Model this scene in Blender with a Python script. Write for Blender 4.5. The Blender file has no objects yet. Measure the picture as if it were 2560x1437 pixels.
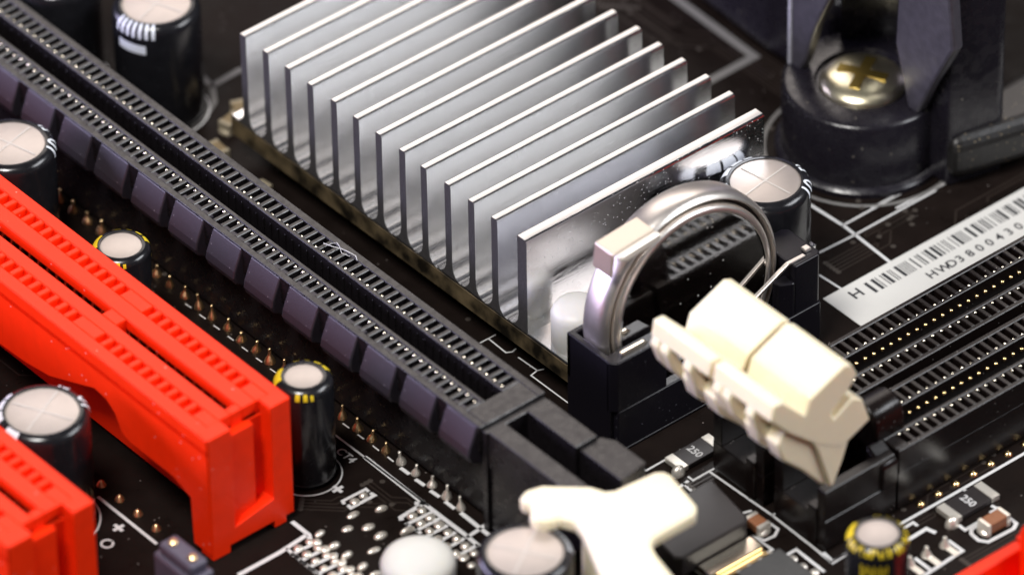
import bpy, bmesh, math, random
from mathutils import Vector, Matrix

random.seed(7)
SC = bpy.context.scene
COL = SC.collection
PI = math.pi
# all lengths in millimetres (1 unit = 1 mm); x runs along the fins, y along the long slots, z up from the board

# ---------------------------------------------------------------- camera
cam = bpy.data.cameras.new('camera')
camo = bpy.data.objects.new('camera', cam)
COL.objects.link(camo)
SC.camera = camo
RIGHT = Vector((0.7657122, -0.6430400, -0.0135781))
UP = Vector((0.4107886, 0.4726923, 0.7796247))
FWD = Vector((0.4949116, 0.6025459, -0.6260998))
EYE = Vector((-327.343, -403.781, 440.557))
m = Matrix((RIGHT, UP, -FWD)).transposed().to_4x4()
m.translation = EYE
camo.matrix_world = m
cam.sensor_width = 36.0
cam.lens = 20013.86 / 2560 * 36.0
cam.clip_start = 10
cam.clip_end = 5000
cam.dof.use_dof = True
cam.dof.focus_distance = 692.0
cam.dof.aperture_fstop = 0.023
cam.dof.aperture_blades = 7

# ---------------------------------------------------------------- light
SC.view_settings.view_transform = 'Standard'
SC.view_settings.look = 'None'
SC.view_settings.exposure = 0.0
SC.view_settings.gamma = 1.0
w = bpy.data.worlds.new('World')
SC.world = w
w.use_nodes = True
bg = w.node_tree.nodes['Background']
bg.inputs['Color'].default_value = (0.55, 0.56, 0.66, 1)
bg.inputs['Strength'].default_value = 0.06
CEN = Vector((14, 18, 6))


def area(name, direction, dist, sx, sy, power, col):
    d = Vector(direction).normalized()
    l = bpy.data.lights.new(name, 'AREA')
    l.shape = 'RECTANGLE'
    l.size = sx
    l.size_y = sy
    l.energy = power
    l.color = col
    o = bpy.data.objects.new(name, l)
    COL.objects.link(o)
    o.location = CEN + d * dist
    o.rotation_euler = (-d).to_track_quat('-Z', 'Y').to_euler()
    return o


area('softbox_behind', (0.50, 0.62, 0.66), 520, 360, 220, 0.72e6, (1.0, 0.90, 0.84))
area('softbox_key', (-0.44, -0.14, 0.88), 430, 125, 125, 2.0e6, (1.0, 0.97, 0.94))
area('softbox_right', (0.55, -0.55, 0.62), 480, 260, 170, 1.7e6, (0.94, 0.96, 1.0))
area('fill_side', (-0.66, 0.74, 0.25), 460, 360, 105, 2.7e6, (0.70, 0.65, 1.0))
SC.cycles.max_bounces = 16
SC.cycles.glossy_bounces = 16
SC.cycles.sample_clamp_indirect = 4.0


# ---------------------------------------------------------------- materials
def mat(name, col, rough=0.4, metal=0.0, spec=0.5, bump=0.0, bscale=(3, 3, 3), var=0.0, vscale=1.0,
        dust=0.0, dscale=4.0, dcol=(0.55, 0.52, 0.50), coat=0.0, sss=0.0, rvar=0.0, vcon=0.0):
    M = bpy.data.materials.new(name)
    M.use_nodes = True
    nt = M.node_tree
    b = nt.nodes['Principled BSDF']
    L = nt.links.new
    b.inputs['Base Color'].default_value = (*col, 1)
    b.inputs['Roughness'].default_value = rough
    b.inputs['Metallic'].default_value = metal
    b.inputs['Specular IOR Level'].default_value = spec
    b.inputs['Coat Weight'].default_value = coat
    b.inputs['Coat Roughness'].default_value = 0.15
    if sss:
        b.inputs['Subsurface Weight'].default_value = sss
        b.inputs['Subsurface Radius'].default_value = (1.2, 0.9, 0.5)
        b.inputs['Subsurface Scale'].default_value = 0.6
    tc = nt.nodes.new('ShaderNodeTexCoord')
    mp = nt.nodes.new('ShaderNodeMapping')
    L(tc.outputs['Object'], mp.inputs['Vector'])
    out = None
    if var or rvar:
        n = nt.nodes.new('ShaderNodeTexNoise')
        n.inputs['Scale'].default_value = vscale
        n.inputs['Detail'].default_value = 6
        L(tc.outputs['Object'], n.inputs['Vector'])
    if var:
        mx = nt.nodes.new('ShaderNodeMix')
        mx.data_type = 'RGBA'
        mx.inputs[6].default_value = (*[c * (1 - var) for c in col], 1)
        mx.inputs[7].default_value = (*[min(1, c * (1 + var)) for c in col], 1)
        fac = n.outputs['Fac']
        if vcon:
            mc = nt.nodes.new('ShaderNodeMapRange')
            mc.inputs[1].default_value = 0.5 - vcon
            mc.inputs[2].default_value = 0.5 + vcon
            L(fac, mc.inputs[0])
            fac = mc.outputs[0]
        L(fac, mx.inputs[0])
        out = mx.outputs[2]
    if rvar:
        mr = nt.nodes.new('ShaderNodeMapRange')
        mr.inputs[1].default_value = 0.3
        mr.inputs[2].default_value = 0.7
        mr.inputs[3].default_value = max(0.02, rough - rvar)
        mr.inputs[4].default_value = rough + rvar
        L(n.outputs['Fac'], mr.inputs[0])
        L(mr.outputs[0], b.inputs['Roughness'])
    if dust:
        # fine specks of dust: voronoi cells, only some of them, thinned by a broad noise
        v = nt.nodes.new('ShaderNodeTexVoronoi')
        v.inputs['Scale'].default_value = dscale
        L(tc.outputs['Object'], v.inputs['Vector'])
        r1 = nt.nodes.new('ShaderNodeMapRange')
        r1.inputs[1].default_value = 0.10
        r1.inputs[2].default_value = 0.20
        r1.inputs[3].default_value = 1.0
        r1.inputs[4].default_value = 0.0
        L(v.outputs['Distance'], r1.inputs[0])
        sep = nt.nodes.new('ShaderNodeSeparateColor')
        L(v.outputs['Color'], sep.inputs[0])
        g = nt.nodes.new('ShaderNodeMath')
        g.operation = 'LESS_THAN'
        g.inputs[1].default_value = dust
        L(sep.outputs[0], g.inputs[0])
        mu = nt.nodes.new('ShaderNodeMath')
        mu.operation = 'MULTIPLY'
        L(r1.outputs[0], mu.inputs[0])
        L(g.outputs[0], mu.inputs[1])
        md = nt.nodes.new('ShaderNodeMix')
        md.data_type = 'RGBA'
        md.inputs[7].default_value = (*dcol, 1)
        if out:
            L(out, md.inputs[6])
        else:
            md.inputs[6].default_value = (*col, 1)
        L(mu.outputs[0], md.inputs[0])
        out = md.outputs[2]
        if metal:
            inv = nt.nodes.new('ShaderNodeMath')
            inv.operation = 'SUBTRACT'
            inv.inputs[0].default_value = metal
            L(mu.outputs[0], inv.inputs[1])
            L(inv.outputs[0], b.inputs['Metallic'])
    if out:
        L(out, b.inputs['Base Color'])
    if bump:
        mp.inputs['Scale'].default_value = bscale
        n2 = nt.nodes.new('ShaderNodeTexNoise')
        n2.inputs['Scale'].default_value = 1.0
        n2.inputs['Detail'].default_value = 4
        L(mp.outputs['Vector'], n2.inputs['Vector'])
        bp = nt.nodes.new('ShaderNodeBump')
        bp.inputs['Strength'].default_value = bump
        bp.inputs['Distance'].default_value = 0.05
        L(n2.outputs['Fac'], bp.inputs['Height'])
        L(bp.outputs['Normal'], b.inputs['Normal'])
    return M


BOARD = mat('board_black_solder_mask', (0.010, 0.007, 0.006), 0.36, spec=0.04, var=0.5, vscale=0.35, bump=0.25, bscale=(1.2, 1.2, 1.2), dust=0.05, dscale=2.2, dcol=(0.16, 0.14, 0.13), rvar=0.12)
TRACE = mat('masked_copper_trace', (0.024, 0.018, 0.015), 0.34, spec=0.12, var=0.3, vscale=0.5)
VIA = mat('masked_via', (0.05, 0.042, 0.036), 0.4, spec=0.2)
SILK = mat('white_silkscreen_ink', (0.62, 0.62, 0.62), 0.6, var=0.12, vscale=3)
GREY_INK = mat('grey_silkscreen_ink', (0.17, 0.165, 0.16), 0.6, var=0.15, vscale=2)
SOLDER = mat('solder', (0.88, 0.83, 0.74), 0.36, metal=0.75, bump=0.4, bscale=(4, 4, 4))
GOLD = mat('gold_plating', (0.86, 0.62, 0.30), 0.24, metal=1.0)
COPPER = mat('tinned_copper_pin', (0.95, 0.68, 0.36), 0.36, metal=1.0, bump=0.3, bscale=(5, 5, 5))
PALE_GOLD = mat('pale_contact_metal', (0.93, 0.84, 0.68), 0.22, metal=1.0)
BLACK = mat('black_slot_plastic', (0.008, 0.0065, 0.0075), 0.30, bump=0.10, bscale=(7, 7, 7), var=0.08, vscale=1.5, dust=0.03, dscale=3.4, dcol=(0.22, 0.20, 0.21), rvar=0.08)
RIB = mat('lit_rib_plastic', (0.025, 0.0215, 0.029), 0.42, bump=0.2, bscale=(7, 7, 7), var=0.2, vscale=2.0, dust=0.06, dscale=3.4, dcol=(0.25, 0.23, 0.26))  # slot plastic lightened to purple-grey, side light put into the colour
BLACK_DIMM = mat('black_memory_plastic', (0.007, 0.0045, 0.004), 0.27, spec=0.33, bump=0.25, bscale=(6, 6, 6), var=0.3, vscale=1.5, dust=0.06, dscale=3, dcol=(0.2, 0.18, 0.17))
HOLDER = mat('black_holder_plastic', (0.007, 0.006, 0.009), 0.36, spec=0.3, bump=0.3, bscale=(4, 4, 4), dust=0.07, dscale=2.6, dcol=(0.12, 0.12, 0.14))
BRACKET = mat('black_bracket_plastic', (0.011, 0.0095, 0.014), 0.27, bump=0.4, bscale=(1.5, 1.5, 1.5), dust=0.07, dscale=1.8, dcol=(0.2, 0.18, 0.15), rvar=0.1)
RED = mat('red_slot_plastic', (0.90, 0.028, 0.002), 0.40, spec=0.28, bump=0.22, bscale=(5, 5, 5), var=0.10, vscale=0.8, dust=0.03, dscale=2.0, dcol=(0.95, 0.35, 0.3), sss=0.02)
ALU = mat('extruded_aluminium', (0.85, 0.85, 0.85), 0.20, metal=1.0, bump=0.10, bscale=(0.12, 11, 11), dust=0.03, dscale=2.6, dcol=(0.75, 0.75, 0.75))
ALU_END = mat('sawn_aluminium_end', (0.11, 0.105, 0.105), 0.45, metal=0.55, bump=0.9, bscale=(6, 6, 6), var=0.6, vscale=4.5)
ALU_POLISHED = mat('polished_aluminium', (0.72, 0.72, 0.74), 0.13, metal=1.0, bump=0.22, bscale=(0.25, 9, 9), rvar=0.10, vscale=0.3, dust=0.55, dscale=3.2, dcol=(0.70, 0.70, 0.70))
ALU_BASE = mat('reflection_tinted_edge', (0.10, 0.074, 0.040), 0.5, metal=0.3, var=0.9, vscale=0.42, vcon=0.14, bump=0.3, bscale=(3, 3, 3))  # brown mottling paints warm reflections onto the base front
ALU_TOP = mat('cut_aluminium_edge', (0.90, 0.88, 0.86), 0.42, metal=1.0, bump=0.3, bscale=(0.3, 6, 6))
CLIP_METAL = mat('tan_clip_metal', (0.80, 0.71, 0.60), 0.42, metal=0.85, bump=0.1, bscale=(2, 2, 2))
STEEL = mat('nickel_steel', (0.88, 0.82, 0.76), 0.35, metal=0.95, bump=0.03, bscale=(2, 2, 2), rvar=0.02, vscale=1.2)
MIRROR = mat('polished_cell_face', (0.86, 0.83, 0.80), 0.06, metal=1.0, bump=0.05, bscale=(3, 3, 3), dust=0.06, dscale=2.0)
GASKET = mat('dark_gasket', (0.01, 0.008, 0.006), 0.6)
BRASS = mat('yellow_zinc_brass', (1.0, 0.87, 0.62), 0.30, metal=1.0, var=0.12, vscale=0.8, bump=0.12, bscale=(1, 1, 1))
CREAM = mat('cream_nylon', (0.88, 0.785, 0.57), 0.42, sss=0.35, bump=0.1, bscale=(2, 2, 2), var=0.05, vscale=0.7)
WHITE = mat('white_nylon', (0.64, 0.63, 0.59), 0.45, sss=0.3, bump=0.08, bscale=(2, 2, 2), var=0.03, vscale=0.8)
SLEEVE = mat('black_shrink_sleeve', (0.010, 0.010, 0.012), 0.22, bump=0.10, bscale=(2, 2, 2), var=0.3, vscale=1.0, rvar=0.06)
CANTOP = mat('can_top_aluminium', (0.56, 0.50, 0.46), 0.40, metal=0.7, bump=0.12, bscale=(6, 6, 6), var=0.06, vscale=1.2)
WHITE_INK = mat('white_sleeve_ink', (0.72, 0.76, 0.82), 0.35)
YELLOW_INK = mat('yellow_sleeve_ink', (0.70, 0.52, 0.02), 0.35)
PAPER = mat('label_paper', (0.60, 0.59, 0.565), 0.55, var=0.05, vscale=0.4)
INK = mat('label_ink', (0.02, 0.02, 0.025), 0.6)
CHIP = mat('chip_epoxy', (0.020, 0.016, 0.016), 0.5, bump=0.2, bscale=(5, 5, 5), var=0.2, vscale=2)
CERAMIC = mat('brown_ceramic', (0.25, 0.10, 0.045), 0.45, var=0.25, vscale=2)
TAN = mat('dusty_ceramic', (0.22, 0.16, 0.08), 0.6, var=0.4, vscale=1.2)
LIT_GUSSET = mat('lit_bracket_plastic', (0.050, 0.047, 0.058), 0.36, bump=0.4, bscale=(3, 3, 3), var=0.5, vscale=1.2)  # bracket plastic in a lighter violet, light from the side painted in
DULL = mat('dull_tinned_end', (0.36, 0.31, 0.22), 0.55, metal=0.35, var=0.3, vscale=2)
GREY_PLASTIC = mat('grey_violet_plastic', (0.085, 0.075, 0.11), 0.45, bump=0.2, bscale=(3, 3, 3), var=0.15, vscale=1)


# ---------------------------------------------------------------- mesh helpers
def box(bm, x0, x1, y0, y1, z0, z1):
    v = [bm.verts.new((x, y, z)) for z in (z0, z1) for y in (y0, y1) for x in (x0, x1)]
    for f in ((0, 2, 3, 1), (4, 5, 7, 6), (0, 1, 5, 4), (2, 6, 7, 3), (0, 4, 6, 2), (1, 3, 7, 5)):
        bm.faces.new([v[i] for i in f])


def prism(bm, poly, axis, lo, hi):
    # poly in the plane across `axis` (0: y,z  1: x,z  2: x,y)
    def P(a, t):
        return {0: (t, a[0], a[1]), 1: (a[0], t, a[1]), 2: (a[0], a[1], t)}[axis]
    A = [bm.verts.new(P(a, lo)) for a in poly]
    B = [bm.verts.new(P(a, hi)) for a in poly]
    n = len(poly)
    fs = [bm.faces.new(A), bm.faces.new(B)]
    for i in range(n):
        fs.append(bm.faces.new((A[i], A[(i + 1) % n], B[(i + 1) % n], B[i])))
    bmesh.ops.recalc_face_normals(bm, faces=fs)


def lathe(bm, prof, c=(0, 0, 0), seg=48, axis=2):
    rings = []
    for r, h in prof:
        ring = []
        for i in range(seg if r > 1e-6 else 1):
            a = 2 * PI * i / seg
            u, v = r * math.cos(a), r * math.sin(a)
            p = (u, v, h) if axis == 2 else (u, h, v)
            ring.append(bm.verts.new((c[0] + p[0], c[1] + p[1], c[2] + p[2])))
        rings.append(ring)
    fs = []
    for A, B in zip(rings, rings[1:]):
        if len(A) == 1 and len(B) == 1:
            continue
        for i in range(seg):
            j = (i + 1) % seg
            if len(A) == 1:
                fs.append(bm.faces.new((A[0], B[i], B[j])))
            elif len(B) == 1:
                fs.append(bm.faces.new((A[i], B[0], A[j])))
            else:
                fs.append(bm.faces.new((A[i], A[j], B[j], B[i])))
    bmesh.ops.recalc_face_normals(bm, faces=fs)


def ribbon(bm, pts, w, z, th=0.0):
    # flat strip along a polyline, mitred
    n = len(pts)
    P = [Vector((p[0], p[1])) for p in pts]
    L_, R_ = [], []
    for i in range(n):
        d1 = (P[i] - P[i - 1]).normalized() if i else (P[1] - P[0]).normalized()
        d2 = (P[i + 1] - P[i]).normalized() if i < n - 1 else d1
        t = (d1 + d2)
        t = t.normalized() if t.length > 1e-6 else d1
        nrm = Vector((-t.y, t.x))
        k = max(0.5, abs(nrm.dot(Vector((-d1.y, d1.x)))))
        ext = Vector((0, 0))
        if i == 0:
            ext = -d1 * w * 0.4
        if i == n - 1:
            ext = d1 * w * 0.4
        a = P[i] + nrm * (w / 2 / k) + ext
        b = P[i] - nrm * (w / 2 / k) + ext
        L_.append(bm.verts.new((a.x, a.y, z)))
        R_.append(bm.verts.new((b.x, b.y, z)))
    for i in range(n - 1):
        bm.faces.new((R_[i], R_[i + 1], L_[i + 1], L_[i]))


def dome(bm, x, y, z, rx, ry, rz, seg=12, rings=4, rot=0.0):
    ca, sa = math.cos(rot), math.sin(rot)
    prev = None
    for k in range(rings + 1):
        t = PI / 2 * k / rings
        r, h = math.cos(t), math.sin(t)
        if k == rings:
            top = bm.verts.new((x, y, z + rz))
            for i in range(seg):
                bm.faces.new((prev[i], prev[(i + 1) % seg], top))
            return
        ring = []
        for i in range(seg):
            a = 2 * PI * i / seg
            u, v = rx * r * math.cos(a), ry * r * math.sin(a)
            ring.append(bm.verts.new((x + u * ca - v * sa, y + u * sa + v * ca, z + rz * h)))
        if prev:
            for i in range(seg):
                bm.faces.new((prev[i], prev[(i + 1) % seg], ring[(i + 1) % seg], ring[i]))
        prev = ring


def mesh(name, bm, M, smooth=False):
    me = bpy.data.meshes.new(name)
    bm.to_mesh(me)
    bm.free()
    me.materials.append(M)
    if smooth:
        me.polygons.foreach_set('use_smooth', [True] * len(me.polygons))
        me.set_sharp_from_angle(angle=math.radians(38))
    return me


def add_faces_material(me, M, test):
    me.materials.append(M)
    k = len(me.materials) - 1
    for p in me.polygons:
        if test(p.normal):
            p.material_index = k


def put(name, me, parent=None, loc=(0, 0, 0), rot=(0, 0, 0), bevel=0.0, seg=2):
    o = bpy.data.objects.new(name, me)
    COL.objects.link(o)
    o.location = loc
    o.rotation_euler = rot
    if parent:
        o.parent = parent
    if bevel:
        b = o.modifiers.new('bevel', 'BEVEL')
        b.width = bevel
        b.segments = seg
        b.limit_method = 'ANGLE'
        b.angle_limit = math.radians(35)
    return o


def thing(name, label, cat, loc=(0, 0, 0), group=None, rotz=0.0):
    o = bpy.data.objects.new(name, None)
    COL.objects.link(o)
    o.empty_display_size = 1
    o.location = loc
    o.rotation_euler = (0, 0, rotz)
    o['label'] = label
    o['category'] = cat
    if group:
        o['group'] = group
    return o


def struct(o):
    o['kind'] = 'structure'
    return o


_glyph = {}


def glyphs(body):
    # outline letters as flat polygons (verts, faces), 1 unit high
    if body not in _glyph:
        cu = bpy.data.curves.new('lettering', 'FONT')
        cu.body = body
        cu.size = 1.4
        cu.resolution_u = 3
        cu.offset = 0.025
        o = bpy.data.objects.new('lettering', cu)
        COL.objects.link(o)
        dg = bpy.context.evaluated_depsgraph_get()
        me = bpy.data.meshes.new_from_object(o.evaluated_get(dg))
        _glyph[body] = ([tuple(v.co) for v in me.vertices], [tuple(p.vertices) for p in me.polygons])
        bpy.data.objects.remove(o)
        bpy.data.curves.remove(cu)
        bpy.data.meshes.remove(me)
    return _glyph[body]


def text(bm, body, x, y, z, h, rot=0.0, sx=1.0):
    V, F = glyphs(body)
    ca, sa = math.cos(rot), math.sin(rot)
    vs = []
    for a in V:
        u, v = a[0] * h * sx, a[1] * h
        vs.append(bm.verts.new((x + u * ca - v * sa, y + u * sa + v * ca, z)))
    for f in F:
        try:
            bm.faces.new([vs[i] for i in f])
        except ValueError:
            pass



# measured positions on the board, mm
SILK_LINES = [
 (0.42,[(-3.51,10.62),(-3.61,2.73),(-3.56,-2.92),(-3.63,-4.51)]),
 (0.42,[(-3.61,2.73),(-6.23,2.57),(-6.35,2.37)]),
 (0.42,[(-4.06,3.12),(-3.61,2.73)]),
 (0.36,[(-3.96,1.36),(-6.42,1.53)]),
 (0.32,[(-6.42,1.53),(-6.4,1.09)]),
 (0.36,[(-3.97,0.3),(-6.31,0.37)]),
 (0.32,[(-6.31,0.37),(-6.29,-0.07)]),
 (0.36,[(-4.05,-0.84),(-6.39,-0.77)]),
 (0.32,[(-6.39,-0.77),(-6.37,-1.21)]),
 (0.36,[(-4.12,-1.98),(-6.35,-2.0)]),
 (0.32,[(-6.35,-2.0),(-6.33,-2.44)]),
 (0.36,[(-4.07,-3.08),(-6.3,-3.1)]),
 (0.32,[(-6.3,-3.1),(-6.28,-3.54)]),
 (0.36,[(-3.69,-4.46),(-6.65,-4.44)]),
 (0.32,[(-6.65,-4.44),(-6.63,-4.88)]),
 (0.36,[(-3.52,-3.1),(-2.08,-3.0)]),
 (0.42,[(-2.01,-0.48),(-2.07,-3.91)]),
 (0.42,[(-1.64,-2.93),(-0.21,-2.96)]),
 (0.36,[(-2.11,7.48),(-2.09,6.61)]),
 (0.36,[(-2.11,5.48),(-2.06,4.59)]),
 (0.36,[(-2.11,3.49),(-2.06,2.61)]),
 (0.36,[(-2.07,1.55),(-2.07,0.56)]),
 (0.12,[(-2.21,37.23),(-2.17,36.51)]),
 (0.12,[(-2.2,35.23),(-2.17,34.51)]),
 (0.12,[(-2.2,33.23),(-2.17,32.52)]),
 (0.12,[(-2.2,31.24),(-2.17,30.53)]),
 (0.12,[(-2.2,29.26),(-2.17,28.55)]),
 (0.12,[(-2.2,27.28),(-2.17,26.57)]),
 (0.12,[(-2.2,25.31),(-2.17,24.61)]),
 (0.12,[(-2.2,23.35),(-2.17,22.64)]),
 (0.12,[(-2.2,21.39),(-2.17,20.69)]),
 (0.14,[(-2.1,15.42),(-2.09,14.67)]),
 (0.14,[(-2.09,13.42),(-2.06,12.69)]),
 (0.14,[(-2.05,11.42),(-2.06,10.66)]),
 (0.14,[(-2.04,9.41),(-2.04,8.7)]),
 (0.20,[(-3.58,14.6),(-3.53,9.1),(-3.51,2.26)]),
 (0.30,[(-8.73,7.17),(-8.63,7.46),(-6.15,7.38),(-6.16,7.07)]),
 (0.34,[(-8.63,6.63),(-8.67,6.29),(-6.1,6.26),(-6.15,6.61)]),
 (0.42,[(-13.57,8.03),(-13.57,5.91),(-13.8,5.51)]),
 (0.42,[(-13.86,6.01),(-16.84,5.74),(-21.17,5.75)]),
 (0.34,[(-16.2,4.88),(-13.4,4.71)]),
 (0.30,[(-16.2,4.88),(-16.13,4.15)]),
 (0.34,[(-16.21,3.75),(-13.41,3.57)]),
 (0.30,[(-16.21,3.75),(-16.14,3.02)]),
 (0.34,[(-16.22,2.62),(-13.42,2.44)]),
 (0.30,[(-16.22,2.62),(-16.14,1.89)]),
 (0.34,[(-16.23,1.5),(-13.43,1.32)]),
 (0.30,[(-16.23,1.5),(-16.15,0.77)]),
 (0.34,[(-16.23,0.37),(-13.44,0.19)]),
 (0.30,[(-16.23,0.37),(-16.16,-0.36)]),
 (0.34,[(-16.24,-0.75),(-13.45,-0.93)]),
 (0.30,[(-16.24,-0.75),(-16.17,-1.48)]),
 (0.34,[(-16.25,-1.87),(-13.47,-2.06)]),
 (0.30,[(-16.25,-1.87),(-16.18,-2.59)]),
 (0.30,[(-16.11,5.7),(-16.2,1.59)]),
 (0.30,[(-24.03,21.46),(-24.04,13.55)]),
 (0.30,[(25.14,-25.84),(31.56,-25.9),(39.4,-25.9),(43.8,-25.98)]),
 (0.35,[(17.76,-24.46),(17.57,-25.79),(19.23,-25.72)]),
 (0.30,[(32.3,-26.09),(32.33,-28.27)]),
 (0.30,[(32.66,-29.24),(32.82,-30.06)]),
 (0.32,[(28.81,-29.34),(28.8,-30.01),(30.63,-30.0)]),
 (0.34,[(26.82,-30.19),(26.81,-31.85),(22.28,-32.09),(21.61,-32.16)]),
 (0.34,[(23.15,-30.03),(23.12,-31.82)]),
 (0.34,[(30.4,-30.26),(29.24,-30.31),(28.85,-30.74),(28.75,-31.72),(29.22,-32.42),(32.02,-32.57),(32.66,-32.21),(32.68,-30.87)]),
 (0.30,[(25.11,-26.43),(26.14,-26.41),(26.13,-26.86)]),
 (0.40,[(24.06,-27.8),(26.44,-27.74),(26.64,-28.51)]),
 (0.20,[(13.58,-5.21),(13.49,-6.43),(15.76,-6.4)]),
 (0.20,[(15.69,-9.43),(15.69,-10.02),(18.9,-10.02)]),
 (0.22,[(17.51,-10.21),(17.74,-17.91),(17.6,-23.26),(17.49,-25.69),(19.28,-25.69)]),
 (0.20,[(17.74,-17.91),(18.86,-17.81)]),
 (0.20,[(17.55,-6.25),(17.56,-8.46)]),
 (0.25,[(16.17,-16.06),(16.75,-16.27)]),
 (0.25,[(16.89,-18.15),(16.93,-19.56),(16.12,-20.03),(15.08,-19.91),(14.75,-18.84),(14.81,-21.23),(9.94,-21.27)]),
 (0.25,[(7.92,-14.87),(8.22,-20.35)]),
 (0.30,[(14.9,-22.57),(16.33,-22.54),(16.21,-26.12)]),
 (0.30,[(14.23,-9.94),(15.23,-9.82)]),
 (0.30,[(14.81,-9.85),(14.7,-10.94)]),
 (0.12,[(13.86,16.12),(15.57,16.1)]),
 (0.14,[(14.77,16.06),(14.69,13.61),(15.18,13.34),(15.69,13.47)]),
 (0.14,[(15.08,12.38),(15.16,9.96),(15.69,9.74)]),
 (0.14,[(15.16,9.96),(14.32,9.8),(14.34,3.86)]),
 (0.30,[(48.47,11.93),(48.71,7.37),(48.35,1.11)]),
 (0.20,[(48.66,7.67),(56.57,7.71)]),
 (0.20,[(48.57,5.97),(58.25,5.99)]),
 (0.20,[(44.59,6.15),(48.57,5.97)]),
 (0.20,[(42.44,3.74),(42.61,1.09)]),
 (0.22,[(52.32,7.83),(67.01,7.65),(67.92,6.15),(68.46,5.4)]),
 (0.22,[(53.97,6.4),(68.9,5.86)]),
 (0.90,[(59.66,45.71),(59.13,31.43),(53.01,31.34)]),
 (0.60,[(14.14,57.06),(16.27,57.57),(17.77,58.44),(19.12,60.44),(22.54,60.65)]),
 (0.60,[(19.12,60.44),(19.24,61.92)]),
]
PADS_BIG = [(-6.82,4.45),(-9.11,5.45),(-10.63,4.35),(-9.14,3.36),(-9.08,1.79),(-6.98,0.8),(-12.79,5.39),(-12.87,3.35),(-10.69,0.71),(-9.27,-0.3),(-12.85,1.68),(-12.74,-0.29),(-12.68,-1.91)]
PADS_SMALL = [(-7.88,6.74),(-6.84,6.83),(-5.43,2.03),(-4.34,2.07),(-5.49,0.79),(-4.38,0.86),(-5.55,-0.44),(-4.41,-0.35),(-5.6,-1.67),(-4.45,-1.56),(-5.66,-2.9),(-4.49,-2.76),(-5.72,-4.13),(-4.52,-3.96),(-4.51,-5.1),(-5.54,-4.96),(-5.69,-6.17),(-15.34,5.12),(-14.12,5.11),(-13.71,4.67),(-15.34,3.97),(-14.12,3.97),(-13.71,3.54),(-15.33,2.83),(-14.13,2.83),(-13.72,2.4),(-15.32,1.69),(-14.13,1.7),(-13.72,1.27),(-15.32,0.55),(-14.14,0.57),(-13.73,0.14),(-15.31,-0.59),(-14.15,-0.56),(-13.74,-0.99)]
PADS2 = [(26.13,-30.5),(24.11,-30.41),(22.2,-30.41),(15.28,-23.29),(15.2,-24.67),(15.44,-25.84),(14.84,-11.36)]

# ---------------------------------------------------------------- the board
bm = bmesh.new()
box(bm, -75, 130, -75, 125, -1.6, 0)
board = struct(put('circuit_board', mesh('circuit_board', bm, BOARD)))
for w_, P in SILK_LINES:
    bm = bmesh.new()
    ribbon(bm, P, w_, 0.012)
    put('silkscreen_line', mesh('silkscreen_line', bm, GREY_INK if w_ >= 0.6 else SILK), board)

# bundles of copper tracks under the solder mask, with vias
rt = random.Random(3)
bm = bmesh.new()
bv = bmesh.new()
for (x0, y0, dx, dy, n, ln) in ((43, -4, 1, 0, 9, 30), (60, 24, 0, 1, 8, 24), (44, 10, 0, 1, 6, 26), (-6, 8, 0, -1, 3, 8), (-12, 9, 1, -1, 4, 7), (15, -11, 1, 0, 3, 5),
                                 (5, 78, 1, 0, 8, 30), (30, 56, 1, 0, 9, 22), (-12, 18, 0, 1, 6, 40), (21, -27, 1, 0, 3, 18), (-26, 2, 1, -1, 7, 20), (6, 22, 0, 1, 7, 28),
                                 (8, -6, 0, -1, 5, 5), (44, 3, 1, 0, 5, 12), (-31, 12, 0, -1, 5, 12), (26, -33.5, 1, 0, 3, 20), (56, 44, 1, 1, 9, 20)):
    px_, py_ = (-dy, dx)
    nn = math.hypot(dx, dy)
    for i in range(n):
        o = i * 0.42
        sx, sy = x0 + px_ * o / nn, y0 + py_ * o / nn
        l1 = ln * rt.uniform(.35, .6)
        l2 = ln * rt.uniform(.1, .2)
        l3 = ln * rt.uniform(.2, .4)
        ux, uy = dx / nn, dy / nn
        vx, vy = (ux - uy) * .7071, (ux + uy) * .7071
        P = [(sx, sy), (sx + ux * l1, sy + uy * l1)]
        P.append((P[-1][0] + vx * l2, P[-1][1] + vy * l2))
        P.append((P[-1][0] + ux * l3, P[-1][1] + uy * l3))
        ribbon(bm, P, 0.17, 0.006)
        for q in (P[0], P[-1]):
            dome(bv, q[0], q[1], 0.004, .26, .26, .035, 10, 2)
for k in range(150):
    q = (rt.uniform(-35, 80), rt.uniform(-38, 80))
    dome(bv, q[0], q[1], 0.004, .26, .26, .035, 10, 2)
put('copper_track', mesh('copper_track', bm, TRACE), board)['kind'] = 'stuff'
put('via', mesh('via', bv, VIA, True), board)['kind'] = 'stuff'


def ring_line(cx, cy, r, w_, a0=0, a1=360, M=None):
    n = 48
    bm = bmesh.new()
    ribbon(bm, [(cx + r * math.cos(math.radians(a0 + (a1 - a0) * i / n)), cy + r * math.sin(math.radians(a0 + (a1 - a0) * i / n))) for i in range(n + 1)], w_, 0.016)
    put('silkscreen_ring', mesh('silkscreen_ring', bm, M or SILK), board)


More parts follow.
